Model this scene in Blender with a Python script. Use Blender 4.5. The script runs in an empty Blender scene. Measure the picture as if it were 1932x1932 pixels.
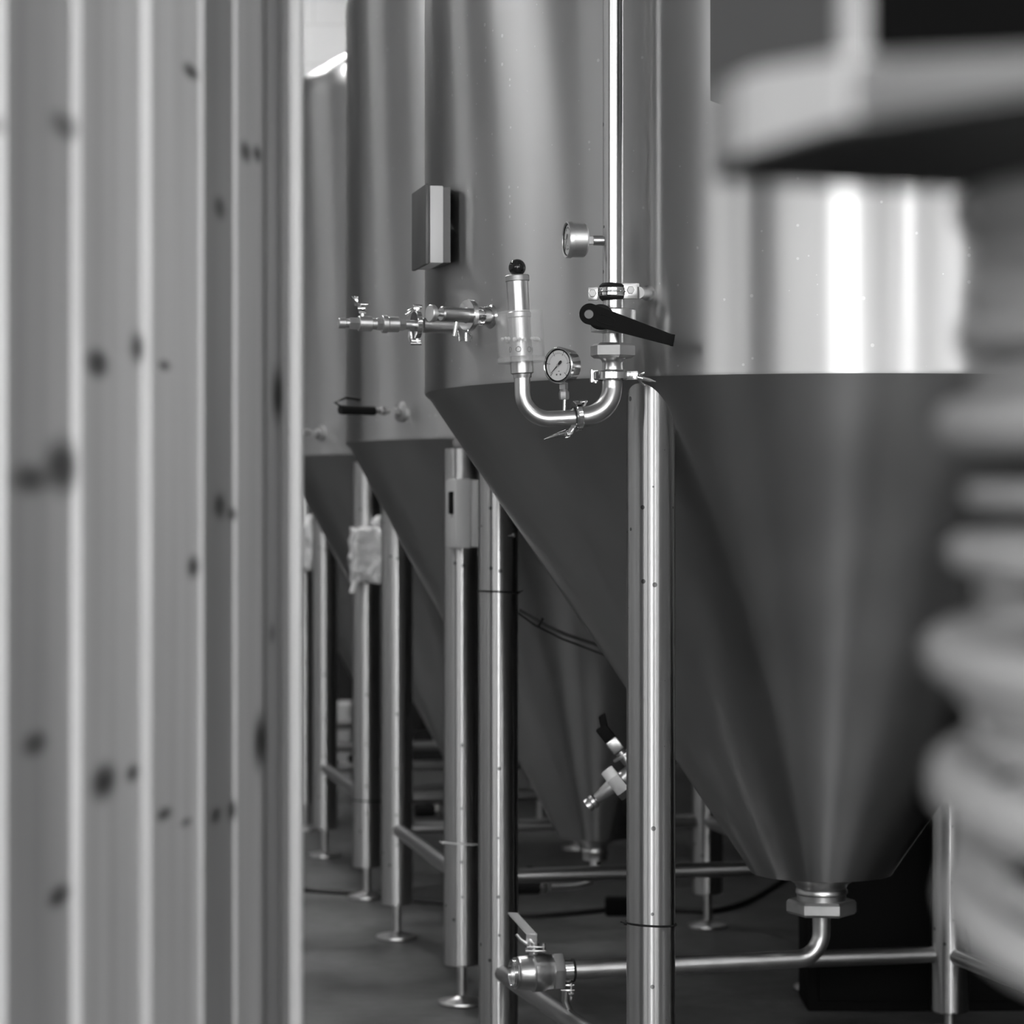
import bpy, bmesh, math, random
from mathutils import Vector as V, Matrix as Mx, noise as mnoise
random.seed(7)
S = bpy.context.scene
C = S.collection
PI = math.pi
F = 4700.0
HC = 1.385
# ---------------------------------------------------------------- camera, world, light, exposure
cd = bpy.data.cameras.new('camera'); cam = bpy.data.objects.new('camera', cd); C.objects.link(cam)
cam.location = (0, 0, HC); cam.rotation_euler = (PI/2, 0, 0)
cd.sensor_width = 36; cd.lens = F/1932*36; cd.clip_start = .05; cd.clip_end = 100
cd.dof.use_dof = True; cd.dof.focus_distance = 5.08; cd.dof.aperture_fstop = 3.7
S.camera = cam
S.view_settings.view_transform = 'Standard'; S.view_settings.look = 'None'
S.view_settings.exposure = 0.12; S.view_settings.gamma = 1; S.view_settings.use_curve_mapping = False
w = bpy.data.worlds.new('world'); S.world = w; w.use_nodes = True
w.node_tree.nodes['Background'].inputs[0].default_value = (.5, .5, .5, 1)
w.node_tree.nodes['Background'].inputs[1].default_value = .1
def area(name, loc, rot, sx, sy, power):
    l = bpy.data.lights.new(name, 'AREA'); l.shape = 'RECTANGLE'; l.size = sx; l.size_y = sy; l.energy = power
    o = bpy.data.objects.new(name, l); C.objects.link(o); o.location = loc; o.rotation_euler = rot
    return o
WIN = {'dim': 4.2, 'mid': 4.6, 'mid2': 6.0, 'hot2': 14.0, 'hot': 9.0}
LAMP = 95.0

# ---------------------------------------------------------------- helpers
def P(px, py, z):
    return V(((px-966)/F*z, z, HC-(py-966)/F*z))
def W(pxw, z): return pxw/F*z
def frame(d):
    d = V(d).normalized()
    a = V((0, 0, 1)) if abs(d.z) < .95 else V((1, 0, 0))
    x = a.cross(d).normalized(); y = d.cross(x)
    return x, y, d
class MB:
    def __init__(s): s.b = bmesh.new()
    def box(s, c, size, rz=0, ax=None, bev=0):
        if ax: x, y, z = [V(a).normalized() for a in ax]
        else:
            x = V((math.cos(rz), math.sin(rz), 0)); y = V((-math.sin(rz), math.cos(rz), 0)); z = V((0, 0, 1))
        vs = [s.b.verts.new(V(c)+x*(i*size[0]/2)+y*(j*size[1]/2)+z*(k*size[2]/2)) for k in (-1, 1) for j in (-1, 1) for i in (-1, 1)]
        fs = [s.b.faces.new([vs[a] for a in q]) for q in ((0,2,3,1),(4,5,7,6),(0,1,5,4),(2,6,7,3),(0,4,6,2),(1,3,7,5))]
        if bev:
            es = {e for f in fs for e in f.edges}
            bmesh.ops.bevel(s.b, geom=list(es), offset=bev, segments=2, affect='EDGES', profile=.5)
        return s
    def lathe(s, c, d, prof, n=48, caps=True):
        """prof: list of (distance along d, radius)"""
        x, y, d = frame(d); c = V(c); rings = []
        for (t, r) in prof:
            rings.append([s.b.verts.new(c+d*t+(x*math.cos(2*PI*k/n)+y*math.sin(2*PI*k/n))*max(r, 1e-5)) for k in range(n)])
        for a, b in zip(rings, rings[1:]):
            for k in range(n):
                s.b.faces.new((a[k], a[(k+1) % n], b[(k+1) % n], b[k]))
        if caps:
            s.b.faces.new(list(reversed(rings[0]))); s.b.faces.new(rings[-1])
        return s
    def cyl(s, a, b, r, n=32, r2=None, bev=0):
        a, b = V(a), V(b); L = (b-a).length; r2 = r if r2 is None else r2
        pr = [(0, r), (L, r2)] if not bev else [(0, r-bev), (bev, r), (L-bev, r2), (L, r2-bev)]
        return s.lathe(a, b-a, pr, n)
    def hexa(s, a, b, r, n=6, rot=0, ch=.12):
        a, b = V(a), V(b); x, y, d = frame(b-a); L = (b-a).length; rings = []
        for (t, rr) in ((0, r*(1-ch)), (L*.18, r), (L*.82, r), (L, r*(1-ch))):
            rings.append([s.b.verts.new(a+d*t+(x*math.cos(2*PI*k/n+rot)+y*math.sin(2*PI*k/n+rot))*rr) for k in range(n)])
        for p, q in zip(rings, rings[1:]):
            for k in range(n): s.b.faces.new((p[k], p[(k+1) % n], q[(k+1) % n], q[k]))
        s.b.faces.new(list(reversed(rings[0]))); s.b.faces.new(rings[-1])
        return s
    def tube(s, pts, r, n=20, caps=True):
        pts = [V(p) for p in pts]; rs = r if isinstance(r, (list, tuple)) else [r]*len(pts)
        up = None; rings = []
        for i, p in enumerate(pts):
            t = (pts[min(i+1, len(pts)-1)]-pts[max(i-1, 0)]).normalized()
            if up is None: x, y, _ = frame(t)
            else:
                x = (up-t*up.dot(t)).normalized(); y = t.cross(x)
            up = x
            rings.append([s.b.verts.new(p+(x*math.cos(2*PI*k/n)+y*math.sin(2*PI*k/n))*rs[i]) for k in range(n)])
        for a, b in zip(rings, rings[1:]):
            for k in range(n): s.b.faces.new((a[k], a[(k+1) % n], b[(k+1) % n], b[k]))
        if caps:
            s.b.faces.new(list(reversed(rings[0]))); s.b.faces.new(rings[-1])
        return s
    def torus(s, c, d, R, r, n=40, m=12, a0=0, a1=2*PI, sx=1):
        x, y, d = frame(d); full = abs(a1-a0-2*PI) < 1e-6; rings = []
        for i in range(n+(0 if full else 1)):
            a = a0+(a1-a0)*i/n; e = x*math.cos(a)+y*math.sin(a)
            rings.append([s.b.verts.new(V(c)+e*(R+r*math.cos(2*PI*k/m))+d*(r*sx*math.sin(2*PI*k/m))) for k in range(m)])
        L = len(rings)
        for i in range(L if full else L-1):
            a, b = rings[i], rings[(i+1) % L]
            for k in range(m): s.b.faces.new((a[k], a[(k+1) % m], b[(k+1) % m], b[k]))
        return s
    def ring(s, c, d, r0, r1, h, n=40):
        """washer with bore"""
        x, y, d = frame(d); c = V(c); rr = []
        for (t, r) in ((-h/2, r0), (-h/2, r1-h*.15), (-h/2+h*.15, r1), (h/2-h*.15, r1), (h/2, r1-h*.15), (h/2, r0)):
            rr.append([s.b.verts.new(c+d*t+(x*math.cos(2*PI*k/n)+y*math.sin(2*PI*k/n))*r) for k in range(n)])
        for i in range(6):
            a, b = rr[i], rr[(i+1) % 6]
            for k in range(n): s.b.faces.new((a[k], a[(k+1) % n], b[(k+1) % n], b[k]))
        return s
    def sphere(s, c, r, sc=(1, 1, 1)):
        m = Mx.Translation(V(c)) @ Mx.Diagonal((sc[0], sc[1], sc[2], 1))
        bmesh.ops.create_uvsphere(s.b, u_segments=28, v_segments=18, radius=r, matrix=m); return s
    def prism(s, pts, d):
        a = [s.b.verts.new(V(p)) for p in pts]; b = [s.b.verts.new(V(p)+V(d)) for p in pts]; n = len(pts)
        s.b.faces.new(a); s.b.faces.new(list(reversed(b)))
        for k in range(n): s.b.faces.new((a[k], b[k], b[(k+1) % n], a[(k+1) % n]))
        return s
    def obj(s, name, mat, parent=None, smooth=35, off=None):
        bmesh.ops.recalc_face_normals(s.b, faces=s.b.faces)
        me = bpy.data.meshes.new(name)
        if off is not None:
            for v in s.b.verts: v.co -= V(off)
        s.b.to_mesh(me); s.b.free()
        o = bpy.data.objects.new(name, me); C.objects.link(o)
        me.materials.append(mat)
        if smooth:
            for p in me.polygons: p.use_smooth = True
            me.set_sharp_from_angle(angle=math.radians(smooth))
        if parent: o.parent = parent
        if off is not None: o.location = V(off)
        return o
def thing(name, label, cat, loc=(0, 0, 0), group=None):
    o = bpy.data.objects.new(name, None); C.objects.link(o); o.location = loc; o.empty_display_size = .05
    return tag(o, label, cat, group)
def tag(o, label, cat, group=None, kind=None):
    o['label'] = label; o['category'] = cat
    if group: o['group'] = group
    if kind: o['kind'] = kind
    return o
def part(mb, name, mat, root, smooth=35):
    """mesh given in world coordinates, parented to an Empty (or part) without rotation"""
    o = mb.obj(name, mat, None, smooth)
    p = root; off = V((0, 0, 0))
    while p: off += p.location; p = p.parent
    for v in o.data.vertices: v.co -= off
    # move the origin of the part to its middle
    o.parent = root
    return o
def struct(o): o['kind'] = 'structure'; return o
def arc(c, r, a0, a1, ex, ez, n=14):
    return [V(c)+V(ex)*(r*math.cos(a0+(a1-a0)*i/n))+V(ez)*(r*math.sin(a0+(a1-a0)*i/n)) for i in range(n+1)]

# ---------------------------------------------------------------- materials
def mat(name, col=.5, rough=.5, metal=0, **kw):
    m = bpy.data.materials.new(name); m.use_nodes = True; b = m.node_tree.nodes['Principled BSDF']
    b.inputs['Base Color'].default_value = (col, col, col, 1); b.inputs['Roughness'].default_value = rough; b.inputs['Metallic'].default_value = metal
    for k, v in kw.items(): b.inputs[k].default_value = v
    return m
def N(m, t, **kw):
    n = m.node_tree.nodes.new(t)
    for k, v in kw.items():
        if isinstance(k, str) and hasattr(n, k): setattr(n, k, v)
    return n
def link(m, a, b): m.node_tree.links.new(a, b)
def coords(m, scale, src='Object'):
    tc = N(m, 'ShaderNodeTexCoord'); mp = N(m, 'ShaderNodeMapping'); mp.inputs['Scale'].default_value = scale
    link(m, tc.outputs[src], mp.inputs[0]); return mp.outputs[0]
def noise(m, scale, s=1, detail=4, rough=.5, src='Object'):
    n = N(m, 'ShaderNodeTexNoise'); n.inputs['Scale'].default_value = s; n.inputs['Detail'].default_value = detail; n.inputs['Roughness'].default_value = rough
    link(m, coords(m, scale, src), n.inputs['Vector']); return n.outputs['Fac']
def rng(m, sock, a, b, c, d):
    r = N(m, 'ShaderNodeMapRange'); r.inputs[1].default_value = a; r.inputs[2].default_value = b; r.inputs[3].default_value = c; r.inputs[4].default_value = d
    link(m, sock, r.inputs[0]); return r.outputs[0]
def math2(m, op, a, b):
    n = N(m, 'ShaderNodeMath'); n.operation = op
    for i, s in enumerate((a, b)):
        if isinstance(s, (int, float)): n.inputs[i].default_value = s
        else: link(m, s, n.inputs[i])
    return n.outputs[0]
def gray(m, sock, b=None):
    b = b or m.node_tree.nodes['Principled BSDF']
    link(m, sock, b.inputs['Base Color'])
def bump(m, sock, dist, strength=1):
    n = N(m, 'ShaderNodeBump'); n.inputs['Distance'].default_value = dist; n.inputs['Strength'].default_value = strength
    link(m, sock, n.inputs['Height']); link(m, n.outputs[0], m.node_tree.nodes['Principled BSDF'].inputs['Normal'])
def aniso(m, amt, axis='Z', rot=.25):
    b = m.node_tree.nodes['Principled BSDF']; b.inputs['Anisotropic'].default_value = amt; b.inputs['Anisotropic Rotation'].default_value = rot
    t = N(m, 'ShaderNodeTangent'); t.direction_type = 'RADIAL'; t.axis = axis; link(m, t.outputs[0], b.inputs['Tangent'])
def dots(m, scale, size, keep):
    """sparse round specks: 1 inside a speck, 0 elsewhere"""
    vo = N(m, 'ShaderNodeTexVoronoi'); vo.inputs['Scale'].default_value = scale; link(m, coords(m, (1, 1, 1)), vo.inputs['Vector'])
    sx = N(m, 'ShaderNodeSeparateColor'); link(m, vo.outputs['Color'], sx.inputs[0])
    rad = math2(m, 'MULTIPLY', sx.outputs[1], size)
    a = math2(m, 'LESS_THAN', vo.outputs['Distance'], rad); b = math2(m, 'LESS_THAN', sx.outputs[0], keep)
    return math2(m, 'MULTIPLY', a, b)
def lin(m, sock, a, b, c, d):
    k = (d-c)/(b-a); n = N(m, 'ShaderNodeMath'); n.operation = 'MULTIPLY_ADD'; n.inputs[1].default_value = k; n.inputs[2].default_value = c-a*k
    link(m, sock, n.inputs[0]); return n.outputs[0]
def tank_steel(name, base, rough, stain=.10, specks=True):
    m = mat(name, base, rough, 1.0); aniso(m, 1.0)
    streak = noise(m, (3, 3, .45), 2.2, 1, .5)          # faint runs down the sheet
    blotch = noise(m, (1, 1, 1), 2.6, 1, .5)
    v = math2(m, 'MULTIPLY', lin(m, streak, .3, .7, base*(1-stain), base*(1+stain)), lin(m, blotch, .2, .8, 1-stain*.8, 1+stain*.8))
    if specks: v = math2(m, 'ADD', v, math2(m, 'MULTIPLY', dots(m, 55, .22, .2), .16))
    gray(m, v)
    link(m, lin(m, blotch, .2, .8, rough*.93, rough*1.07), m.node_tree.nodes['Principled BSDF'].inputs['Roughness'])
    return m
M = {}
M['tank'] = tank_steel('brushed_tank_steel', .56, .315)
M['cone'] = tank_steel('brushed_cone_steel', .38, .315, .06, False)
def leg_steel(name, base, rough, an=.9):
    m = mat(name, base, rough, 1.0); aniso(m, an)
    s = noise(m, (60, 60, .4), 1.6, 3); dk = dots(m, 42, .24, .22)
    v = math2(m, 'MULTIPLY', lin(m, s, .3, .7, base*.9, base*1.06), lin(m, dk, 0, 1, 1, .3))
    gray(m, v); return m
M['leg'] = leg_steel('brushed_leg_steel', .54, .30, 1.0)
M['pipe'] = leg_steel('riser_steel', .68, .22, .8)
def plain_steel(name, base, rough):
    m = mat(name, base, rough, 1.0); n = noise(m, (1, 1, 1), 25, 3)
    link(m, rng(m, n, .3, .7, rough*.92, rough*1.1), m.node_tree.nodes['Principled BSDF'].inputs['Roughness'])
    n2 = noise(m, (1, 1, 1), 18, 4); gray(m, rng(m, n2, .35, .65, base*.88, base*1.05)); return m
M['steel'] = plain_steel('satin_steel', .62, .30)
M['bright'] = plain_steel('polished_steel', .78, .13)
M['matte'] = plain_steel('cast_steel', .50, .5)
M['fit'] = plain_steel('light_fitting_steel', .80, .38)
M['bolt'] = plain_steel('dull_bolt_steel', .16, .5)
M['bracesteel'] = mat('brace_steel', .42, .36, 1.0)
M['black'] = mat('black_plastic', .006, .6, 0, **{'Specular IOR Level': .1})
M['rubber'] = mat('black_rubber', .012, .6, 0, **{'Specular IOR Level': .25})
M['ball'] = mat('black_glossy_ball', .015, .06)
M['white'] = mat('white_plastic', .72, .45)
M['boxgray'] = mat('pale_grey_plastic', .62, .45)
M['darkpanel'] = mat('dark_grey_panel', .10, .4)
M['dark'] = mat('dark_paint', .004, .7, 0, **{'Specular IOR Level': .1})
M['dial'] = mat('dial_white', .75, .5)
M['ink'] = mat('dial_ink', .02, .5)
M['film'] = mat('clear_plastic_film', .85, .22); M['film'].node_tree.nodes['Principled BSDF'].inputs['Alpha'].default_value = .95
bump(M['film'], noise(M['film'], (1, 1, 1), 28, 5), .02)
M['hose'] = mat('pale_hose', .45, .6)
M['plate'] = mat('shaded_plate_grey', .30, .5)  # the plate's shaded side is put into this grey
M['litend'] = mat('lit_end_pale', .82, .5)
M['cable'] = mat('dark_cable', .02, .5)
M['greycable'] = mat('grey_cable', .12, .5)
def glassm(name, rough=0.02, ior=1.45, col=1.0):
    return mat(name, col, rough, 0, **{'Transmission Weight': 1.0, 'IOR': ior})
M['cup'] = mat('clear_acrylic', .8, .08, 0, Alpha=.18)
M['cupb'] = mat('clear_acrylic_base', .8, .1, 0, Alpha=.30)
M['water'] = mat('water', .7, .03, 0, Alpha=.07)
M['foam'] = mat('foam_bubbles', .9, .2, 0, Alpha=.95)
M['lens'] = glassm('gauge_glass', 0, 1.45)
def emis(name, s):
    m = mat(name, .8, .5); b = m.node_tree.nodes['Principled BSDF']
    b.inputs['Emission Color'].default_value = (1, 1, 1, 1); b.inputs['Emission Strength'].default_value = s; return m
# floor
m = M['floor'] = mat('worn_concrete', .1, .55)
a = noise(m, (1, 1, 1), 1.6, 8, .6); b_ = noise(m, (1, 1, 1), 14, 6, .7)
v = math2(m, 'MULTIPLY', rng(m, a, .35, .65, .045, .14), rng(m, b_, .3, .7, .7, 1.2)); gray(m, v)
link(m, rng(m, a, .35, .65, .35, .65), m.node_tree.nodes['Principled BSDF'].inputs['Roughness'])
bump(m, b_, .004, .5)
# walls
def wallmat(name, lo, hi, low_tone=None, h=1.6):
    m = mat(name, lo, .8); n = noise(m, (1, 1, 1), 2.5, 5)
    v = rng(m, n, .3, .7, lo, hi)
    if low_tone is not None:
        tc = N(m, 'ShaderNodeTexCoord'); sx = N(m, 'ShaderNodeSeparateXYZ'); link(m, tc.outputs['Object'], sx.inputs[0])
        k = rng(m, sx.outputs['Z'], h-.004, h+.004, low_tone/lo, 1); v = math2(m, 'MULTIPLY', v, k)  # wall tone drops below a set height
        br = N(m, 'ShaderNodeTexBrick'); br.inputs['Scale'].default_value = 1; br.inputs['Brick Width'].default_value = .44; br.inputs['Row Height'].default_value = .215
        br.inputs['Mortar Size'].default_value = .006
        mp = N(m, 'ShaderNodeMapping'); mp.inputs['Rotation'].default_value = (PI/2, 0, 0); link(m, tc.outputs['Object'], mp.inputs[0]); link(m, mp.outputs[0], br.inputs['Vector'])
        v = math2(m, 'MULTIPLY', v, rng(m, br.outputs['Fac'], 0, 1, 1, .85))
    gray(m, v); return m
M['wallb'] = wallmat('painted_blockwork', .50, .56, .012, 1.7)
M['wall'] = wallmat('plaster_grey', .72, .78)
M['walld'] = wallmat('plaster_mid', .28, .32)
M['ceil'] = wallmat('ceiling_paint', .45, .5)
# timber with knots at fixed places
KN = [(14,250,13,2.37,1.6),(118,228,17,2.45,1.6),(118,880,20,2.48,2.3),(67,1400,14,2.42,1.6),(112,1690,12,2.47,1.6),(60,905,22,2.42,1.3),
      (184,686,13,2.55,1.9),(258,655,9,2.66,3),(196,1474,15,2.57,2.1),(250,1460,8,2.65,2),(360,136,10,2.83,1.3),(310,1535,9,2.73,1.2),(352,1553,7,2.80,1),
      (415,392,8,2.93,2.4),(415,955,8,2.93,2.8),(438,970,6,2.99,2),(408,1540,7,2.91,2),(438,1530,6,2.99,3),(464,286,8,3.04,2.2),(486,290,6,3.1,2.4),(490,1400,9,3.11,5),
      (310,690,7,2.73,1.3),(365,1070,8,2.83,2.5),(522,745,9,3.2,5),(510,1195,6,3.17,3)]
m = M['wood'] = mat('knotty_pine', .5, .5)
at = N(m, 'ShaderNodeAttribute'); at.attribute_name = 'tone'
n1 = noise(m, (38, 38, .7), 1.0, 5, .6); n2 = noise(m, (7, 7, .35), 1.6, 4)
v = math2(m, 'MULTIPLY', at.outputs['Fac'], rng(m, n1, .3, .7, .88, 1.2))
v = math2(m, 'MULTIPLY', v, rng(m, n2, .3, .7, .84, 1.12))
geo = N(m, 'ShaderNodeNewGeometry')
for (kx, ky, kr, kz, el) in KN:
    p = P(kx, ky, kz); r = W(kr*1.15, kz)
    sb = N(m, 'ShaderNodeVectorMath'); sb.operation = 'SUBTRACT'; link(m, geo.outputs['Position'], sb.inputs[0]); sb.inputs[1].default_value = p
    ml = N(m, 'ShaderNodeVectorMath'); ml.operation = 'MULTIPLY'; link(m, sb.outputs[0], ml.inputs[0])
    ml.inputs[1].default_value = (1/r, .16/r, 1/(r*el))
    ln = N(m, 'ShaderNodeVectorMath'); ln.operation = 'LENGTH'; link(m, ml.outputs[0], ln.inputs[0])
    r1 = N(m, 'ShaderNodeMapRange'); r1.interpolation_type = 'SMOOTHSTEP'
    r1.inputs[1].default_value = .25; r1.inputs[2].default_value = 1.5; r1.inputs[3].default_value = .10; r1.inputs[4].default_value = 1
    link(m, ln.outputs['Value'], r1.inputs[0])
    v = math2(m, 'MULTIPLY', v, r1.outputs[0])
gray(m, v)

# ---------------------------------------------------------------- room
YB, YF, XL, XR, ZC = 13.8, -4.0, -7.0, 6.6, 4.7
struct(MB().box(((XL+XR)/2, (YB+YF)/2, -.1), (XR-XL+.4, YB-YF+.4, .2)).obj('floor', M['floor'], smooth=0))
struct(MB().box(((XL+XR)/2, (YB+YF)/2, ZC+.1), (XR-XL+.4, YB-YF+.4, .2)).obj('ceiling', M['ceil'], smooth=0))
struct(MB().box(((XL+XR)/2, YB+.1, ZC/2), (XR-XL+.4, .2, ZC)).obj('wall_back', M['wallb'], smooth=0))
struct(MB().box((XL-.1, (YB+YF)/2, ZC/2), (.2, YB-YF, ZC)).obj('wall_left', M['wall'], smooth=0))
struct(MB().box((XR+.1, (YB+YF)/2, ZC/2), (.2, YB-YF, ZC)).obj('wall_right', M['walld'], smooth=0))
M['part'] = wallmat('light_blocker_dark', .016, .022)
struct(MB().box((2.15, 9.6, ZC/2), (.1, 8.4, ZC)).obj('light_blocker', M['part'], smooth=0))  # unseen dark wall added to block light from the right
# front wall (behind the camera) with a run of tall windows
bays = [(-6.8, -5.0, 'mid'), (-4.85, -2.75, 'mid'), (-2.6, -.5, 'dim'), (-.28, 1.25, 'hot'), (1.45, 2.15, 'dim'), (2.3, 2.85, 'mid2'), (3.1, 3.75, 'hot2'), (3.95, 5.3, 'dim'), (5.5, 6.3, 'mid')]
z0, z1 = .5, 4.2
sill = [2.0, 2.0, 2.0, .1, 2.0, 2.0, 1.9, 2.0, 2.0]
wb = MB()
for (a, b, k), z0 in zip(bays, sill): wb.box(((a+b)/2, YF-.1, z0/2), (b-a, .2, z0))
wb.box(((XL+XR)/2, YF-.1, (z1+ZC)/2), (XR-XL+.4, .2, ZC-z1))
xs = [XL-.2]+[x for b in bays for x in b[:2]]+[XR+.2]
for i in range(0, len(xs), 2): wb.box(((xs[i]+xs[i+1])/2, YF-.1, z1/2), (xs[i+1]-xs[i], .2, z1))
struct(wb.obj('wall_front', M['wall'], smooth=0))
EM = {k: emis('daylit_window_'+k, s) for k, s in WIN.items()}
for i, (a, b, k) in enumerate(bays):
    z0 = sill[i]; fr = MB()
    for (c, s_) in (((a+.03, YF-.06, (z0+z1)/2), (.06, .08, z1-z0)), ((b-.03, YF-.06, (z0+z1)/2), (.06, .08, z1-z0)), (((a+b)/2, YF-.06, z0+.03), (b-a, .08, .06)), (((a+b)/2, YF-.06, z1-.03), (b-a, .08, .06))): fr.box(c, s_)
    o = struct(fr.obj('window_%d' % (i+1), M['white'], smooth=0))
    g = MB().box(((a+b)/2, YF-.12, (z0+z1)/2), (b-a, .02, z1-z0)).obj('window_pane', EM[k], o, smooth=0)
dr = MB().box((-4.3, YB-.03, 2.1), (4.9, .06, 4.2))
for k in range(14): dr.box((-4.3, YB-.066, .15+.3*k), (4.8, .02, .27), bev=.004)
M['blockleft'] = mat('blocker_left_grey', .09, .6); M['door'] = mat('blocker_back_dark', .09, .6)  # for unseen dark panels added to darken reflections in the tanks
struct(dr.obj('reflection_blocker_1', M['door'], smooth=0))
dr = MB().box((XL+.03, -1.7, 2.1), (.06, 3.9, 4.2))
for k in range(14): dr.box((XL+.066, -1.7, .15+.3*k), (.02, 3.8, .27), bev=.004)
struct(dr.obj('reflection_blocker_2', M['blockleft'], smooth=0))
# timber partition: sawn boards lapping each other, seen edge by edge
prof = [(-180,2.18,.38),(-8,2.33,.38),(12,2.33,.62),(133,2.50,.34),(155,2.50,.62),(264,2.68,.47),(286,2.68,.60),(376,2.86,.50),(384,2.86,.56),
        (440,3.00,.22),(447,3.00,.55),(498,3.14,.40),(504,3.125,.30),(526,3.22,.26),(532,3.21,.42),(545,3.30,.26)]  # paler tones put the light on the board edges into colour
b = bmesh.new(); lay = b.faces.layers.float.new('tone_f')
pts = [((px-966)/F*z, z) for px, z, t in prof]
tones = [t for _, _, t in prof]
HT = 3.3
def quad(p, q, t):
    vs = [b.verts.new((p[0], p[1], 0)), b.verts.new((q[0], q[1], 0)), b.verts.new((q[0], q[1], HT)), b.verts.new((p[0], p[1], HT))]
    f = b.faces.new(vs); f[lay] = t
bk = [(x-.09, y) for x, y in pts]
for i in range(len(pts)-1): quad(pts[i], pts[i+1], tones[i+1])
quad(pts[-1], bk[-1], .4); quad(bk[0], pts[0], .4)
for i in range(len(pts)-1): quad(bk[i+1], bk[i], .4)
for i in range(len(pts)-1):
    f = b.faces.new([b.verts.new((x, y, HT)) for x, y in (pts[i], pts[i+1], bk[i+1], bk[i])]); f[lay] = .4
me = bpy.data.meshes.new('wall_timber'); 
tv = [f[lay] for f in b.faces]; b.to_mesh(me); b.free()
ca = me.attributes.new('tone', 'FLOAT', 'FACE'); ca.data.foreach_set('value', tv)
wt = bpy.data.objects.new('wall_timber', me); C.objects.link(wt); me.materials.append(M['wood']); struct(wt)
tr = MB(); xe = (567-966)/F*3.30; xa = (545-966)/F*3.30
tr.box(((xa+xe)/2, 3.325, HT/2), (xe-xa, .05, HT), bev=.003)
M['trimw'] = mat('planed_pale_trim', .70, .45)
struct(tr.obj('trim_1', M['trimw']))

# ---------------------------------------------------------------- tanks
def make_tank(c, R, seam, top, Rb, hb, legs, leg_end, brace_h, label, foot_h=0, extras=True, tagname='fermentation_tank', dome=.26):
    cx, cy = c
    t = thing(tagname, label, 'tank', (cx, cy, 0), 'conical steel tanks in a row')
    kn = .12
    pr = [(seam, R), (seam+.006, R+.0012), (seam+.012, R), (top-kn, R)]
    for i in range(1, 9):
        a = i/8*PI/2*.86; pr.append((top-kn+kn*math.sin(a), R+.8*(-kn+kn*math.cos(a))))
    zt, rt = pr[-1]
    for i in range(1, 9): pr.append((zt+dome*(1-(1-i/8)**2)*.9, rt*(1-i/8)+.0*i))
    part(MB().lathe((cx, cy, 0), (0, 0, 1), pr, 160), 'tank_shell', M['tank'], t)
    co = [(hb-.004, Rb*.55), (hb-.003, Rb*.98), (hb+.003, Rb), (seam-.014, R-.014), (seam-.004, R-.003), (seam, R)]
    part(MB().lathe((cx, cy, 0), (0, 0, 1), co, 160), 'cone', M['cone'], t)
    nk = [(hb+.01, Rb*.62), (hb-.008, Rb*.56), (hb-.03, Rb*.37), (hb-.04, Rb*.345), (hb-.045, Rb*.36), (hb-.052, Rb*.36), (hb-.056, Rb*.34), (hb-.075, Rb*.34)]
    part(MB().lathe((cx, cy, 0), (0, 0, 1), nk, 48), 'outlet_neck', M['steel'], t)
    LR = .0508
    for (lx, ly, le) in legs:
        d = math.hypot(lx-cx, ly-cy)
        ztop = seam-.01
        if d+LR > R: ztop = seam-.03
        o = MB().lathe((0, 0, 0), (0, 0, 1), [(le, LR*.93), (le+.003, LR*.99), (le+.012, LR), (ztop, LR)], 48).obj('leg', M['leg'], t)
        o.location = (lx-cx, ly-cy, 0)
        f = MB().lathe((0, 0, 0), (0, 0, 1), [(0, .064), (.004, .068), (.009, .067), (.014, .045), (.02, .02), (.024, .014), (le+.05, .014)], 32)
        fo = f.obj('foot', M['steel'], o)
    for i in range(4):
        a, b = legs[i], legs[(i+1) % 4]
        pa, pb = V((a[0], a[1], brace_h)), V((b[0], b[1], brace_h))
        d = (pb-pa).normalized(); pa += d*LR*.55; pb -= d*LR*.55
        m_ = MB().cyl(pa, pb, .0215, 28)
        part(m_, 'brace', M['bracesteel'], t)
        for q in (pa+d*.024, pb-d*.024): pass
    return t
T1c = (.739, 5.95)
l1 = [(.2893, 5.19, .06), (-.0353, 6.39, .04), (1.165, 6.63, .057), (1.49, 5.43, .06)]
tank1 = make_tank(T1c, .947, 1.664, 2.95, .171, .528, l1, .1, .209, 'nearest and largest conical steel tank, with the gauges and black lever in front')
T2c = (.256, 7.67)
l2 = [(-.1415, 7.02, .111), (-.374, 8.1, .111), (.653, 8.32, .111), (.886, 7.24, .111)]
tank2 = make_tank(T2c, .766, 1.593, 3.03, .115, .39, l2, .11, .355, 'second conical steel tank, just behind the nearest one')
def world_on(c, R, px, py):
    dx, dy = (px-966)/F, 1; n = math.hypot(dx, dy); dx /= n; dy /= n
    b = dx*c[0]+dy*c[1]; D = b*b-(c[0]**2+c[1]**2-R*R); t = b-math.sqrt(max(D, 0)); x, y = t*dx, t*dy
    nx, ny = (x-c[0])/R, (y-c[1])/R
    return V((x, y, HC-(py-966)/F*y)), V((nx, ny, 0))
# temperature probe of tank 2
p, n = world_on(T2c, .766, 757, 777)
part(MB().lathe(p-n*.02, n, [(0, .03), (.024, .03), (.03, .014), (.05, .012)], 24).cyl(p+n*.045, p+n*.12, .008).hexa(p+n*.06, p+n*.075, .014), 'thermowell', M['steel'], tank2)
part(MB().cyl(p+n*.10, p+n*.22, .013).tube([p+n*.2, p+n*.24+V((0, 0, .02)), p+n*.2+V((0, 0, .035)), p+n*.15+V((0, 0, .03))], .004, 8), 'probe_plug', M['rubber'], tank2)
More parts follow.
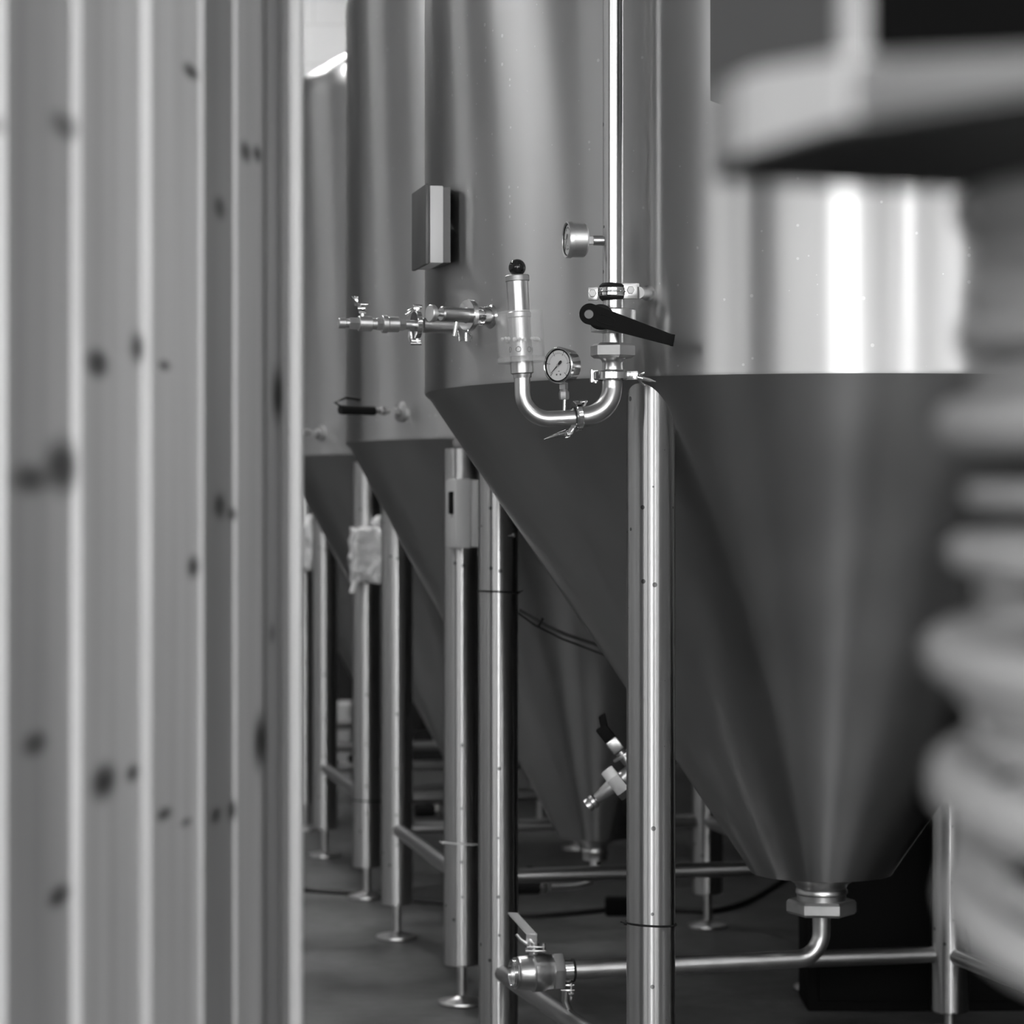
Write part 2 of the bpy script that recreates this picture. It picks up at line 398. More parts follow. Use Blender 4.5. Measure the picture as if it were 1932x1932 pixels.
# bottom outlet valve of tank 2
q = V((T2c[0], T2c[1], .32))
part(MB().tube([q+V((0, 0, .02)), q+V((0, 0, -.04)), q+V((-.02, 0, -.07)), q+V((-.06, -.01, -.08)), q+V((-.14, -.03, -.08))], .017).hexa(q+V((-.15, -.03, -.08)), q+V((-.18, -.035, -.08)), .028), 'drain_elbow', M['steel'], tank2)
part(MB().cyl(q+V((-.17, -.035, -.08)), q+V((-.25, -.05, -.08)), .026, bev=.004).cyl(q+V((-.2, -.04, -.06)), q+V((-.2, -.04, -.02)), .009), 'drain_valve', M['rubber'], tank2)
def copy_tree(o, parent=None):
    c = o.copy(); C.objects.link(c); c.parent = parent
    for ch in list(o.children): copy_tree(ch, c)
    return c
tank3 = copy_tree(tank2); tank3.location = (T2c[0]-.38, T2c[1]+1.93, 0); tank3['label'] = 'third conical steel tank from the camera, dome top showing beside the timber wall'
tank4 = copy_tree(tank2); tank4.location = (T2c[0]-.76, T2c[1]+3.86, 0); tank4['label'] = 'farthest conical steel tank, only its near leg showing beside the timber wall'

# ---------------------------------------------------------------- cable ties and wires on the legs
def tie(lx, ly, py, name, label, m, rr=.0518, tail=(0, 0)):
    z = HC-(py-966)/F*ly
    mb = MB().torus((lx, ly, z), (0.05, .05, 1), rr+.0012, .0017, 40, 8, sx=1.3)
    mb.box((lx+tail[0], ly+tail[1], z), (.007, .005, .006), bev=.001)
    a = math.atan2(tail[1], tail[0]); e = V((math.cos(a), math.sin(a), 0))
    mb.tube([V((lx, ly, z))+e*rr, V((lx, ly, z))+e*(rr+.012)+V((0, 0, .004))], .0015, 8)
    return tag(mb.obj(name, m), label, 'cable tie')
tie(.2893, 5.19, 1742, 'cable_tie', 'black cable tie round the nearest leg near the floor', M['rubber'], tail=(-.053, -.004))
tie(-.0353, 6.39, 1117, 'cable_tie', 'black cable tie high on the leg behind the junction box leg', M['rubber'], tail=(.053, -.004))
tie(-.1415, 7.02, 1590, 'cable_tie', 'white cable tie low on the leg that carries the grey junction box', M['white'], tail=(-.053, -.004))
x3, y3 = -.5215, 8.95
tie(x3, y3, 1510, 'cable_tie', 'dark cable tie low on the leg under the film-wrapped box', M['rubber'], tail=(.05, -.01))
w1 = MB().tube([P(978, 1150, 6.45), P(1000, 1162, 6.5), P(1030, 1180, 6.55), P(1070, 1198, 6.62), P(1112, 1212, 6.7), P(1150, 1225, 6.78)], .0045, 10)
tag(w1.obj('wire', M['greycable']), 'grey wire running from the leg behind the nearest cone', 'wire')
w1 = MB().tube([P(975, 1155, 6.46), P(1010, 1180, 6.52), P(1060, 1205, 6.62), P(1120, 1228, 6.74), P(1150, 1240, 6.8)], .0025, 8)
tag(w1.obj('wire', M['cable']), 'thin dark wire hanging just under the grey wire behind the nearest cone', 'wire')
w1 = MB().tube([P(1016, 1182, 6.5), P(1024, 1166, 6.5)], .004, 8); tag(w1.obj('cable_tie', M['rubber']), 'small black cable tie holding the two wires together', 'cable tie')
w1 = MB().tube([P(912, 1018, 6.9), P(930, 1017, 6.6), P(950, 1013, 6.4), P(969, 1010, 6.3)], .0025, 8); w1.sphere(P(969, 1010, 6.3), .006)
tag(w1.obj('wire', M['greycable']), 'short thin wire from the grey junction box to the nearest cone edge', 'wire')

# ---------------------------------------------------------------- junction boxes on the front left legs
u = V((-.19, .982, 0)).normalized(); vv = V((.982, .19, 0)).normalized(); up = V((0, 0, 1))
def junction_box(dx, dy):
    o = V((dx, dy, 0))
    c = P(890, 969, 6.93)
    t = thing('junction_box', 'grey junction box on the second tank leg, dark latch on its door', 'electrical box', c+o, None)
    body = MB().box(c+o+vv*.018, (.070, .17, .185), ax=(vv, u, up), bev=.004)
    part(body, 'box_body', M['boxgray'], t)
    lid = MB().box(c+o-vv*.0385, (.044, .176, .191), ax=(vv, u, up), bev=.005)
    part(lid, 'box_lid', M['boxgray'], t)
    la = MB().box(c+o-vv*.063+u*-.03+up*.03, (.008, .05, .062), ax=(vv, u, up), bev=.002)
    part(la, 'latch', M['black'], t)
    cg = MB().cyl(c+o+vv*.03-up*.09, c+o+vv*.03-up*.118, .012, bev=.002).hexa(c+o+vv*.03-up*.1, c+o+vv*.03-up*.108, .015)
    part(cg, 'cable_gland', M['boxgray'], t)
    b0 = c+o+vv*.03-up*.118
    part(MB().tube([b0, b0+V((.004, 0, -.03)), b0+V((.018, .03, -.08)), b0+V((.03, .08, -.14))], .004, 8), 'cable', M['greycable'], t)
    return t
junction_box(0, 0)
# wrapped boxes on the third and fourth tanks
def wrapped(dx, dy, label):
    c = P(699, 1047, 8.86)+V((dx, dy, 0)); t = thing('junction_box', label, 'electrical box', c, 'film-wrapped junction boxes')
    part(MB().box(c+vv*.01, (.10, .15, .17), ax=(vv, u, up), bev=.006), 'box_body', M['boxgray'], t)
    b = MB(); b.box(c, (.13, .19, .205), ax=(vv, u, up)); 
    bmesh.ops.subdivide_edges(b.b, edges=b.b.edges[:], cuts=13, use_grid_fill=True)
    for v_ in b.b.verts:
        d = v_.co-c; k = 1+.10*math.sin(61*d.x+37*d.z)*math.cos(53*d.z+41*d.y)
        v_.co = c+d*k*(1-.10*max(0, (abs(d.z)-.06)/.05))+V((random.uniform(-.004, .004), 0, random.uniform(-.004, .004)))
    for v_ in b.b.verts: v_.co += (v_.co-c).normalized()*.012*mnoise.noise(v_.co*38)
    b.tube([c+vv*.02+up*.1, c+vv*.025+up*.125, c+vv*.03+up*.13, c+vv*.05+up*.125], [.03, .02, .018, .012], 10)
    b.tube([c-vv*.05-up*.09, c-vv*.06-up*.12, c-vv*.066-up*.14], [.014, .012, .016], 10)
    o = part(b, 'film_wrap', M['film'], t, 60)
    ms = o.modifiers.new('s', 'SUBSURF'); ms.levels = ms.render_levels = 1
    part(MB().tube([c+vv*.03-up*.09, c+vv*.05-up*.14, c+vv*.08-up*.18], .004, 8), 'cable', M['greycable'], t)
wrapped(0, 0, 'crumpled film-wrapped junction box on the third tank leg')
wrapped(-.40, 1.95, 'dim film-wrapped junction box on the farthest leg, half hidden by the timber wall')

# ---------------------------------------------------------------- control box on side of nearest tank
c = P(812, 428, 5.60); dn = V((-.975, -.22, 0)).normalized(); du = V((-.22, .975, 0)).normalized()
t = thing('control_box', 'shallow control box with dark door and bright side on the nearest tank', 'control box', c)
part(MB().box(c+du*.03+dn*-.004, (.030, .168, .172), ax=(dn, du, up), bev=.002), 'box_body', M['white'], t)
part(MB().box(c+du*.03+dn*.017, (.009, .172, .178), ax=(dn, du, up), bev=.002), 'box_door', M['darkpanel'], t)
part(MB().box(c+du*.03+dn*-.028, (.018, .15, .168), ax=(dn, du, up)), 'back_plate', M['darkpanel'], t)
part(MB().cyl(c-dn*.03, c-dn*.07, .012), 'mount', M['steel'], t)

# ---------------------------------------------------------------- riser pipe and its fittings
ZP = 5.06
def Q(x, y, dz=0): return P(x, y, ZP+dz)
rp = W(19.8, ZP)
t = thing('riser_pipe', 'tall polished riser pipe standing in front of the nearest tank', 'pipe', Q(1157, 560))
o = MB().lathe((0, 0, 0), (0, 0, 1), [(Q(0, 583).z, rp), (3.2, rp)], 48).obj('pipe', M['pipe'], t); o.location = V((Q(1157, 0).x, ZP, 0))-t.location
part(MB().lathe(Q(1143, 454), (-1, -.1, 0), [(-.004, W(13, ZP)), (.003, W(9.5, ZP)), (W(24, ZP), W(9.2, ZP))], 32), 'branch', M['steel'], t)
# pipe clamp with rubber lining
c = Q(1155, 551); t = thing('pipe_clamp', 'bolted pipe clamp with black rubber lining holding the riser pipe', 'pipe clamp', c)
part(MB().ring(c, (0, 0, 1), rp-.0003, W(24.5, ZP), W(33, ZP)), 'rubber_lining', M['rubber'], t)
part(MB().ring(c, (0, 0, 1), W(23, ZP), W(26, ZP), W(19, ZP)).torus(c, (0, 0, 1), W(25.6, ZP), .0022), 'band', M['bright'], t)
part(MB().box(Q(1119, 554, -.004), (W(19, ZP), .006, W(26, ZP)), rz=-.1, bev=.0015).box(Q(1119, 554, .006), (W(19, ZP), .005, W(24, ZP)), rz=-.1), 'lug', M['steel'], t)
part(MB().box(Q(1188, 549, -.008), (W(30, ZP), .006, W(30, ZP)), rz=.12, bev=.0015).box(Q(1190, 549, .004), (W(32, ZP), .006, W(29, ZP)), rz=.12, bev=.001), 'lug', M['steel'], t)
for (x, y) in ((1118, 553), (1190, 547)):
    part(MB().hexa(Q(x, y, -.007), Q(x, y, -.017), W(7.6, ZP)).cyl(Q(x, y, -.006), Q(x, y, .014), .004), 'bolt', M['matte'], t)
pe, ne = world_on(T1c, .947, 1222, 553)
part(MB().cyl(Q(1205, 552, .0), pe, W(11, ZP)).lathe(pe+ne*.008, -ne, [(0, .012), (.004, .014), (.012, .019)], 32), 'standoff', M['steel'], t)
# butterfly valve with long black lever
c = Q(1157, 605); t = thing('butterfly_valve', 'butterfly valve with long black lever on the riser pipe', 'valve', c)
part(MB().lathe(Q(1157, 650), (0, 0, 1), [(0, rp), (W(20, ZP), rp), (W(22, ZP), W(26, ZP)), (W(24, ZP), W(42, ZP)), (W(43, ZP), W(43, ZP)), (W(44, ZP), W(41, ZP)), (W(46, ZP), W(43, ZP)), (W(64, ZP), W(43, ZP)), (W(66, ZP), W(40, ZP)), (W(69, ZP), rp)], 64), 'valve_body', M['steel'], t)
part(MB().cyl(Q(1133, 598, -.066), Q(1134, 598, -.02), W(24, ZP), 40, bev=.004), 'hub', M['rubber'], t)
LZ = -.075
hd, ed = (1113, 592), (1269, 641.5)
ang = math.atan2(ed[1]-hd[1], ed[0]-hd[0]); out = []
for i in range(13):
    a = ang+PI/2+.12+PI*.92*i/12; out.append((hd[0]+20*math.cos(a), hd[1]+20*math.sin(a)))
out += [(1272, 632), (1269.5, 642), (1267.5, 652)]
lv = MB().prism([P(x, y, ZP+LZ) for x, y in out], (0, .011, 0)); bmesh.ops.bevel(lv.b, geom=[e for e in lv.b.edges], offset=.0009, segments=2, affect='EDGES')
lev = part(lv, 'lever', M['black'], t)
rim = []; cx_, cy_ = 1143, 603.5
for i in range(24):
    a = 2*PI*i/24; ex = 17.5*(abs(math.cos(a))**.45)*(1 if math.cos(a) > 0 else -1); ey = 7.5*(abs(math.sin(a))**.6)*(1 if math.sin(a) > 0 else -1)
    rim.append(P(cx_+ex*math.cos(ang)-ey*math.sin(ang), cy_+ex*math.sin(ang)+ey*math.cos(ang), ZP+LZ-.0008))
part(MB().tube(rim+[rim[0]], .0009, 6), 'recess_rim', M['rubber'], lev)
part(MB().cyl(P(1111, 593, ZP+LZ-.004), P(1111, 593, ZP+LZ+.002), W(9, ZP), bev=.001), 'pivot_bolt', M['bolt'], lev)
part(MB().tube([P(1271, 631, ZP+LZ+.004), P(1267, 653, ZP+LZ+.004)], .0035, 8), 'lever_lip', M['black'], lev)
# union nut and ferrule below
c = Q(1156, 662); t = thing('union_nut', 'large hexagonal union nut on the riser pipe under the black lever', 'pipe nut', c)
part(MB().hexa(Q(1156, 676), Q(1156, 648), W(43, ZP), rot=.28, ch=.16), 'nut', M['matte'], t)
part(MB().lathe(Q(1156, 701), (0, 0, 1), [(0, W(24, ZP)), (W(3, ZP), W(20, ZP)), (W(16, ZP), W(19, ZP)), (W(22, ZP), W(22, ZP)), (W(26, ZP), W(28, ZP))], 48), 'ferrule', M['steel'], t)
def triclamp(c, d, R, h, side, sgn, label, wing=(.045, -.006, -.01), name='clamp_ring', k=1.0):
    """c centre, d pipe axis, side: unit vector towards the wing nut"""
    c = V(c); d = V(d).normalized(); side = V(side).normalized(); fr = side.cross(d).normalized()
    t = thing(name, label, 'pipe clamp', c)
    part(MB().ring(c, d, R*.72, R, h), 'band', M['bright'], t)
    hp = c-side*(R+.003)
    part(MB().cyl(hp-d*h*.75, hp+d*h*.75, .0035, bev=.001).box(hp+side*.006-d*h*.45, (.014, .008, .005), ax=(side, fr, d)).box(hp+side*.006+d*h*.45, (.014, .008, .005), ax=(side, fr, d)).cyl(hp+side*.008-d*h*.8, hp+side*.008-d*h*.4, .004), 'hinge', M['bright'], t)
    lp = c+side*(R+.006)
    part(MB().box(lp+fr*.009, (.024*k, .005, h), ax=(side, fr, d), bev=.001).box(lp-fr*.009, (.024*k, .005, h*.9), ax=(side, fr, d), bev=.001), 'lug', M['bright'], t)
    e = c+side*(R+.004); wv = side*wing[0]+fr*wing[1]+d*wing[2]
    wn = MB().cyl(e, e+wv*.75, .0028).cyl(e+wv*.25, e+wv*.6, .0062, r2=.005)
    ww = wv.normalized(); 
    for s_ in (-1, 1):
        b0 = e+wv*.4; pd = (d*s_*.8+fr*s_*.3).normalized()
        wn.tube([b0, b0+pd*.009+ww*.004, b0+pd*.014+ww*.012], [.004, .0032, .0022], 10)
    wn.tube([e+wv*.55, e+wv*.9, e+wv*1.25], [.005, .004, .001], 10)
    part(wn, 'wing_nut', M['bright'], t)
    return t
triclamp(Q(1153, 709), (0, 0, 1), W(34, ZP), W(17, ZP), (1, -.12, 0), 1, 'steel clamp ring with wing nut under the large hexagonal nut', wing=(.040, 0, -.010))
# U bend: large elbow then smaller pipe
t = thing('elbow_pipe', 'polished elbow pipe curving down and left from the riser pipe', 'pipe', Q(1154, 717))
e1 = [Q(1154.5, 712), Q(1154.5, 728)]+[Q(1154.5-54+54*math.cos(a), 733+53*math.sin(a), -.012*math.sin(a)) for a in [PI/2*i/16 for i in range(17)]]+[Q(1092, 787.5, -.014)]
part(MB().tube(e1, W(19, ZP), 36), 'pipe', M['steel'], t)
t = thing('bent_pipe', 'narrow bent pipe joining the clear valve to the elbow pipe', 'pipe', Q(1030, 790))
e2 = [Q(1086, 788, -.014), Q(1060, 789.5, -.014), Q(1036, 790.5, -.014)]+[Q(1036-50*math.sin(a), 790.5-50*(1-math.cos(a)), -.014) for a in [PI/2*i/14 for i in range(1, 15)]]+[Q(985.5, 712, -.012)]
part(MB().tube(e2, W(15.3, ZP), 32), 'pipe', M['steel'], t)
part(MB().cyl(Q(1065, 776, -.014), Q(1065.5, 752, -.014), W(3.4, ZP), 16), 'gauge_stub', M['bright'], t)
triclamp(Q(1089, 785, -.013), (1, .28, .12), W(29, ZP), W(11, ZP), (-.35, -.35, -.8), 1, 'steel clamp ring with hanging wing nut at the bottom of the bend', wing=(.016, .012, -.042))
# relief valve with clear cup
ZA = ZP-.012
def A(x, y, dz=0): return P(x, y, ZA+dz)
t = thing('relief_valve', 'bubbling relief valve with clear water cup and glossy black ball top', 'valve', A(984, 700))
ax = (A(979, 590)-A(984.5, 690)).normalized()
def al(y):  # point on the leaning axis at image row y
    return A(984.5+(y-690)*.052, y)
def dist(y, y0): return (al(y)-al(y0)).length
part(MB().lathe(al(713), ax, [(0, W(17, ZA)), (dist(706, 713), W(18, ZA)), (dist(704, 713), W(21.5, ZA)), (dist(685, 713), W(21.5, ZA))], 40), 'collar', M['steel'], t)
part(MB().lathe(al(690), ax, [(0, W(21, ZA)), (dist(600, 690), W(21, ZA)), (dist(598, 690), W(22.5, ZA)), (dist(590, 690), W(22.5, ZA)), (dist(588, 690), W(20.5, ZA)), (dist(529, 690), W(20.5, ZA))], 48), 'inner_tube', M['steel'], t)
part(MB().lathe(al(531), ax, [(0, W(21.5, ZA)), (.001, W(23, ZA)), (W(10, ZA), W(23, ZA)), (W(12, ZA), W(21, ZA))], 48), 'cap', M['matte'], t)
bb = al(505)+V((.001, 0, 0)); ball = MB().sphere(bb, W(16.3, ZA)); ball.cyl(al(522), al(512), W(11.5, ZA), 24, r2=W(10, ZA))
part(ball, 'ball_knob', M['ball'], t)
ro, ri = W(45, ZA), W(42.5, ZA); ht = dist(588, 684)
cup = MB().lathe(al(684), ax, [(0, ro), (ht, ro), (ht, ri), (W(9, ZA), ri), (W(8.5, ZA), W(22, ZA)), (0, W(22, ZA))], 64, caps=False)
bmesh.ops.bridge_loops(cup.b, edges=[e for e in cup.b.edges if e.is_boundary])
part(cup, 'cup', M['cup'], t)
part(MB().ring(al(679), ax, W(22, ZA), W(46.2, ZA), W(11, ZA), 64), 'cup_base', M['cupb'], t)
hw = dist(642, 674)
wm = MB().lathe(al(674), ax, [(0, W(21.6, ZA)), (0, ri*.997), (hw, ri*.997), (hw, W(21.6, ZA))], 64, caps=False)
bmesh.ops.bridge_loops(wm.b, edges=[e for e in wm.b.edges if e.is_boundary])
part(wm, 'water', M['water'], t)
fo = MB()
for i in range(46):
    a = random.uniform(0, 2*PI); rr_ = random.uniform(W(25, ZA), ri*.93)
    fo.sphere(al(641)+V((math.cos(a)*rr_, math.sin(a)*rr_, random.uniform(-.002, .002))), random.uniform(.0022, .0046))
o = part(fo, 'foam', M['foam'], t); o['kind'] = 'stuff'
ho = MB()
for k in range(6):
    a = k*PI/3+.3; ho.torus(al(660)+V((math.cos(a), math.sin(a), 0))*W(21.2, ZA), (math.cos(a), math.sin(a), 0), .0052, .0009, 20, 6)
part(ho, 'bubble_port', M['rubber'], t)

# ---------------------------------------------------------------- pressure gauges
def gauge(c, n, R, depth, name, label, dial_rot, stem):
    c = V(c); n = V(n).normalized(); t = thing(name, label, 'pressure gauge', c)
    rx = V((0, 0, 1)).cross(n).normalized()*-1  # rightwards seen from the front
    rx = n.cross(V((0, 0, 1))).normalized()*-1
    uz = V((0, 0, 1))
    part(MB().lathe(c-n*depth*.5, n, [(0, R*.86), (depth*.08, R*.93), (depth*.72, R*.94), (depth*.74, R), (depth*.95, R), (depth*.99, R*.97), (depth, R*.94), (depth*.98, R*.9), (depth*.9, R*.86), (depth*.85, R*.2)], 64), 'case', M['bright'] if stem else M['fit'], t)
    dl = c+n*depth*.40
    part(MB().cyl(dl-n*.001, dl, R*.845, 48), 'dial', M['dial'], t)
    part(MB().ring(dl+n*.001, n, R*.83, R*.862, .002, 64), 'bezel_ring', M['rubber'], t)
    f = dl+n*.0004
    tk = MB()
    def pt(a, r): return f+(rx*math.cos(a)+uz*math.sin(a))*r
    for i in range(51):
        a = math.radians(225-270*i/50); L = .07 if i % 10 else .13
        p0, p1 = pt(a, R*.70), pt(a, R*(.70-L)); d = (p1-p0).normalized()
        tk.box((p0+p1)/2, ((p1-p0).length, R*.012 if i % 10 else R*.03, .0003), ax=(d, n.cross(d), n))
    for i in range(0, 51, 10):
        a = math.radians(225-270*i/50); tk.box(pt(a, R*.77 if i else R*.74), (R*.05, R*.07, .0003), ax=(rx, uz, n))
    for (x, y) in ((-.12, -.50), (.14, -.50)): tk.box(f+rx*R*x+uz*R*y, (R*.09, R*.09, .0003), ax=(rx, uz, n))
    tk.box(f+rx*R*.03-uz*R*.32, (R*.10, R*.035, .0003), ax=(rx, uz, n))
    part(tk, 'scale_marks', M['greycable'], t, 0)
    a = math.radians(dial_rot); dd = rx*math.cos(a)+uz*math.sin(a); dp = n.cross(dd)
    g = f+n*.002
    part(MB().prism([g+dd*R*.62+dp*.0003, g+dd*R*.62-dp*.0003, g-dp*R*.035, g-dd*R*.22-dp*R*.09, g-dd*R*.34-dp*R*.05, g-dd*R*.34+dp*R*.05, g-dd*R*.22+dp*R*.09, g+dp*R*.035], n*.0006), 'needle', M['ink'], t, 0)
    part(MB().cyl(g, g+n*.0015, R*.07), 'needle_hub', M['matte'], t)
    return t
gn = (-.63, -.775, 0)
g2 = gauge(Q(1062, 690, -.014), gn, W(34.5, ZP), .036, 'pressure_gauge', 'round steel pressure gauge with white dial, beside the clear valve cup', 222, True)
part(MB().hexa(Q(1063.5, 735, -.014), Q(1063.5, 722, -.014), W(8.5, ZP), 4, rot=.3, ch=.02), 'stem', M['matte'], g2)
part(MB().hexa(Q(1064.5, 754, -.014), Q(1064, 738, -.014), W(9.8, ZP), 6, rot=.3).lathe(Q(1064, 739, -.014), (0, 0, 1), [(0, W(8.5, ZP)), (W(5, ZP), W(6.5, ZP))], 20), 'fitting', M['matte'], g2)
gd = V((-.97, -.22, 0)).normalized()
g1 = gauge(Q(1086, 453, -.012), gd, W(34.5, ZP), W(38, ZP), 'pressure_gauge', 'round pressure gauge seen side-on, on a stub of the riser pipe', 240, False)
part(MB().hexa(Q(1103, 454, -.008), Q(1118, 454, -.004), W(9.5, ZP), 4, rot=.78, ch=.03), 'stem', M['matte'], g1)

# ---------------------------------------------------------------- sampling valve
p, n = world_on(T1c, .947, 925, 597)
t = thing('sampling_valve', 'sampling valve with round knob and downward spout on the nearest tank', 'valve', p)
def L_(s): return p+n*s
part(MB().lathe(p-n*.012, n, [(0, .034), (.014, .026), (.018, .018), (.022, .018), (.024, .021), (.036, .021), (.037, .017)], 40), 'weld_ferrule', M['bright'], t)
hs = MB()
for a in (0, PI/2, PI, 3*PI/2):
    x_, y_, d_ = frame(n); e = x_*math.cos(a+.3)+y_*math.sin(a+.3); hs.box(L_(.036)+e*.0155, (.007, .010, .028), ax=(e, n.cross(e), n), bev=.001)
part(hs.cyl(L_(.02), L_(.05), .007), 'cage', M['bright'], t)
part(MB().ring(L_(.056), n, .012, .035, .013), 'clamp_band', M['bright'], t)
part(MB().lathe(L_(.05), n, [(0, .018), (.012, .018), (.015, .0163), (.074, .0163), (.077, .014)], 40), 'valve_body', M['steel'], t)
part(MB().lathe(L_(.125), n, [(0, .006), (.016, .006), (.018, .017), (.021, .0185), (.029, .0185), (.031, .017), (.031, .012), (.030, .0005)], 40), 'knob', M['fit'], t)
sp = L_(.088)
part(MB().tube([sp, sp+V((0, 0, -.02)), sp+V((-.004, 0, -.046))], .0046, 16), 'spout', M['bright'], t)
cb = L_(.058)-V((0, 0, .034))
part(MB().tube([cb, cb+V((-.006, -.004, -.018)), cb+V((-.018, -.004, -.022)), cb+V((-.022, -.004, .0))], .0022, 8).tube([cb, cb+V((.008, 0, -.012)), cb+V((.006, 0, -.024))], .0025, 8).cyl(cb+V((-.004, -.002, -.004)), cb+V((-.004, -.002, -.022)), .004), 'wing_nut', M['bright'], t)

# ---------------------------------------------------------------- side tapping with ball valve
p, n = world_on(T1c, .947, 856, 615); n = V((-.945, -.33, .0)).normalized()
t = thing('tapping_valve', 'string of small fittings with butterfly-handled tap, pointing left from the nearest tank', 'valve', p)
def pxs(x):  # parameter along n giving image column x
    k = (x-966)/F; return (k*p.y-p.x)/(n.x-k*n.y)
def seg(mb, x0, x1, wpx, kind='c'):
    s0, s1 = pxs(x0), pxs(x1); r = W(wpx/2, 5.5)
    if kind == 'c': mb.cyl(p+n*s0, p+n*s1, r, 28, bev=.0015)
    else: mb.hexa(p+n*s0, p+n*s1, r*1.08, ch=.08)
    return mb
part(seg(MB(), 862, 797, 29), 'port', M['steel'], t)
cl = MB().ring(p+n*pxs(786), n, .008, W(28, 5.5), W(11, 5.5))
cc = p+n*pxs(786)
cl.box(cc+V((0, 0, .036)), (.014, .012, .014), bev=.002).cyl(cc+V((.012, 0, .040)), cc+V((-.008, 0, .043)), .0045).tube([cc+V((-.006, 0, .036)), cc+V((-.018, -.002, .028)), cc+V((-.024, -.002, .022))], [.005, .006, .004], 10)
cl.box(cc+V((0, 0, -.036)), (.02, .012, .008), bev=.002).cyl(cc+V((-.013, 0, -.041)), cc+V((.011, 0, -.041)), .004).tube([cc+V((-.014, 0, -.014)), cc+V((-.014, 0, -.026)), cc+V((-.012, 0, -.037))], [.004, .0055, .004], 10)
part(cl, 'clamp_band', M['bright'], t)
f1 = MB(); seg(f1, 784, 762, 18); seg(f1, 764, 752, 23, 'h'); seg(f1, 752, 731, 30); seg(f1, 731, 720, 34); seg(f1, 721, 710, 24, 'h')
part(f1, 'coupling', M['fit'], t)
f2 = MB(); seg(f2, 711, 698, 21); seg(f2, 701, 676, 29); seg(f2, 677, 658, 23, 'h'); seg(f2, 659, 651, 17); seg(f2, 652, 638, 20)
part(f2, 'valve_body', M['fit'], t)
bh = p+n*pxs(684)
h = MB().cyl(bh+V((0, 0, .01)), bh+V((0, 0, .028)), .0055).hexa(bh+V((0, 0, .022)), bh+V((0, 0, .028)), .009)
h.box(bh+V((-.002, 0, .033)), (.018, .016, .008), bev=.002).box(bh+V((.004, 0, .042)), (.018, .012, .005), bev=.0015)
h.tube([bh+V((-.004, 0, .038)), bh+V((-.014, 0, .046)), bh+V((-.024, 0, .060))], [.006, .005, .0035], 10)
h.box(bh+V((-.014, .002, .050)), (.010, .012, .022), bev=.003)
part(h, 'tap_handle', M['bright'], t)

# ---------------------------------------------------------------- racking valve on the cone (behind the nearest leg)
d = V((-.79, 0, -.61)).normalized(); zc = 5.92; st = P(1258, 1405, zc)
def K(x):  # along the axis at image column x
    s = ((x-966)/F*zc-st.x)/d.x; return st+d*s
t = thing('racking_valve', 'slanting racking valve with large square nut behind the nearest leg', 'valve', st)
part(MB().cyl(K(1262), K(1175), W(15, zc)), 'pipe', M['steel'], t)
part(MB().hexa(K(1174), K(1154), W(33, zc), 6, rot=.5, ch=.04), 'nut', M['matte'], t)
part(MB().lathe(K(1160), d, [(0, W(17, zc)), (W(42, zc), W(10, zc)), (W(44, zc), W(9, zc)), (W(48, zc), W(13.5, zc)), (W(54, zc), W(13.5, zc)), (W(56, zc), W(11.5, zc)), (W(60, zc), W(13.5, zc)), (W(66, zc), W(13.5, zc)), (W(67, zc), W(9, zc))], 36), 'nozzle', M['steel'], t)
ex = V((-.61, 0, .79)).normalized(); hb_ = K(1196)
hh = MB().cyl(hb_, hb_+ex*.055, .012).ring(hb_+ex*.045, ex, .005, .026, .006).box(hb_+ex*.075, (.03, .03, .035), ax=(d, V((0, 1, 0)), ex), bev=.004)
part(hh, 'stem', M['steel'], t)
part(MB().box(hb_+ex*.105+d*.0, (.03, .022, .05), ax=(d, V((0, 1, 0)), ex), bev=.004).box(hb_+ex*.135-d*.012, (.02, .02, .035), ax=(d, V((0, 1, 0)), (ex-d*.5)), bev=.003), 'lever', M['black'], t)

# ---------------------------------------------------------------- drain pipe with outlet nut and ball valve
zo = HC-(1731-966)/F*5.95; rd = .0212; zh = .320
dv = V((.153-.739, 5.79-5.95, 0)).normalized()
t = thing('drain_pipe', 'steel drain pipe bending left from under the nearest cone', 'pipe', (T1c[0], T1c[1], .4))
c0 = V((T1c[0], T1c[1], 0)); rb = .062
pts = [c0+V((0, 0, .46)), c0+V((0, 0, zh+rb+.005))]+[c0+dv*(rb*(1-math.cos(a)))+V((0, 0, zh+rb-rb*math.sin(a))) for a in [PI/2*i/12 for i in range(1, 13)]]
end = V((.128, 5.783, zh)); pts += [c0+dv*.3+V((0, 0, zh)), end]
part(MB().tube(pts, rd, 36), 'pipe', M['steel'], t)
part(MB().hexa(c0+V((0, 0, .426)), c0+V((0, 0, .460)), .083, rot=.42, ch=.06), 'outlet_nut', M['matte'], t)
# pipe support clamp standing on the side brace
x_ = (1071-966)/F*5.785; sc = V((x_, 5.785, zh))
t = thing('pipe_clamp', 'small split clamp on a short post holding the drain pipe by the ball valve', 'pipe clamp', sc)
part(MB().ring(sc-dv*.0, dv, rd-.0002, rd+.0055, .024), 'band', M['bright'], t)
part(MB().torus(sc+dv*.012, dv, rd+.004, .0028).torus(sc-dv*.012, dv, rd+.004, .0028), 'rubber_lining', M['rubber'], t)
part(MB().box(sc+V((0, -.004, -rd-.010)), (.030, .026, .004), bev=.001).box(sc+V((0, -.004, -rd-.022)), (.032, .026, .004), bev=.001).cyl(sc+V((.008, -.008, -rd-.006)), sc+V((.008, -.008, -rd-.044)), .0035).hexa(sc+V((.008, -.008, -rd-.028)), sc+V((.008, -.008, -rd-.036)), .007), 'lug', M['bright'], t)
yb = 5.80; xb = .2893+(-.0353-.2893)*(yb-5.19)/(6.39-5.19)
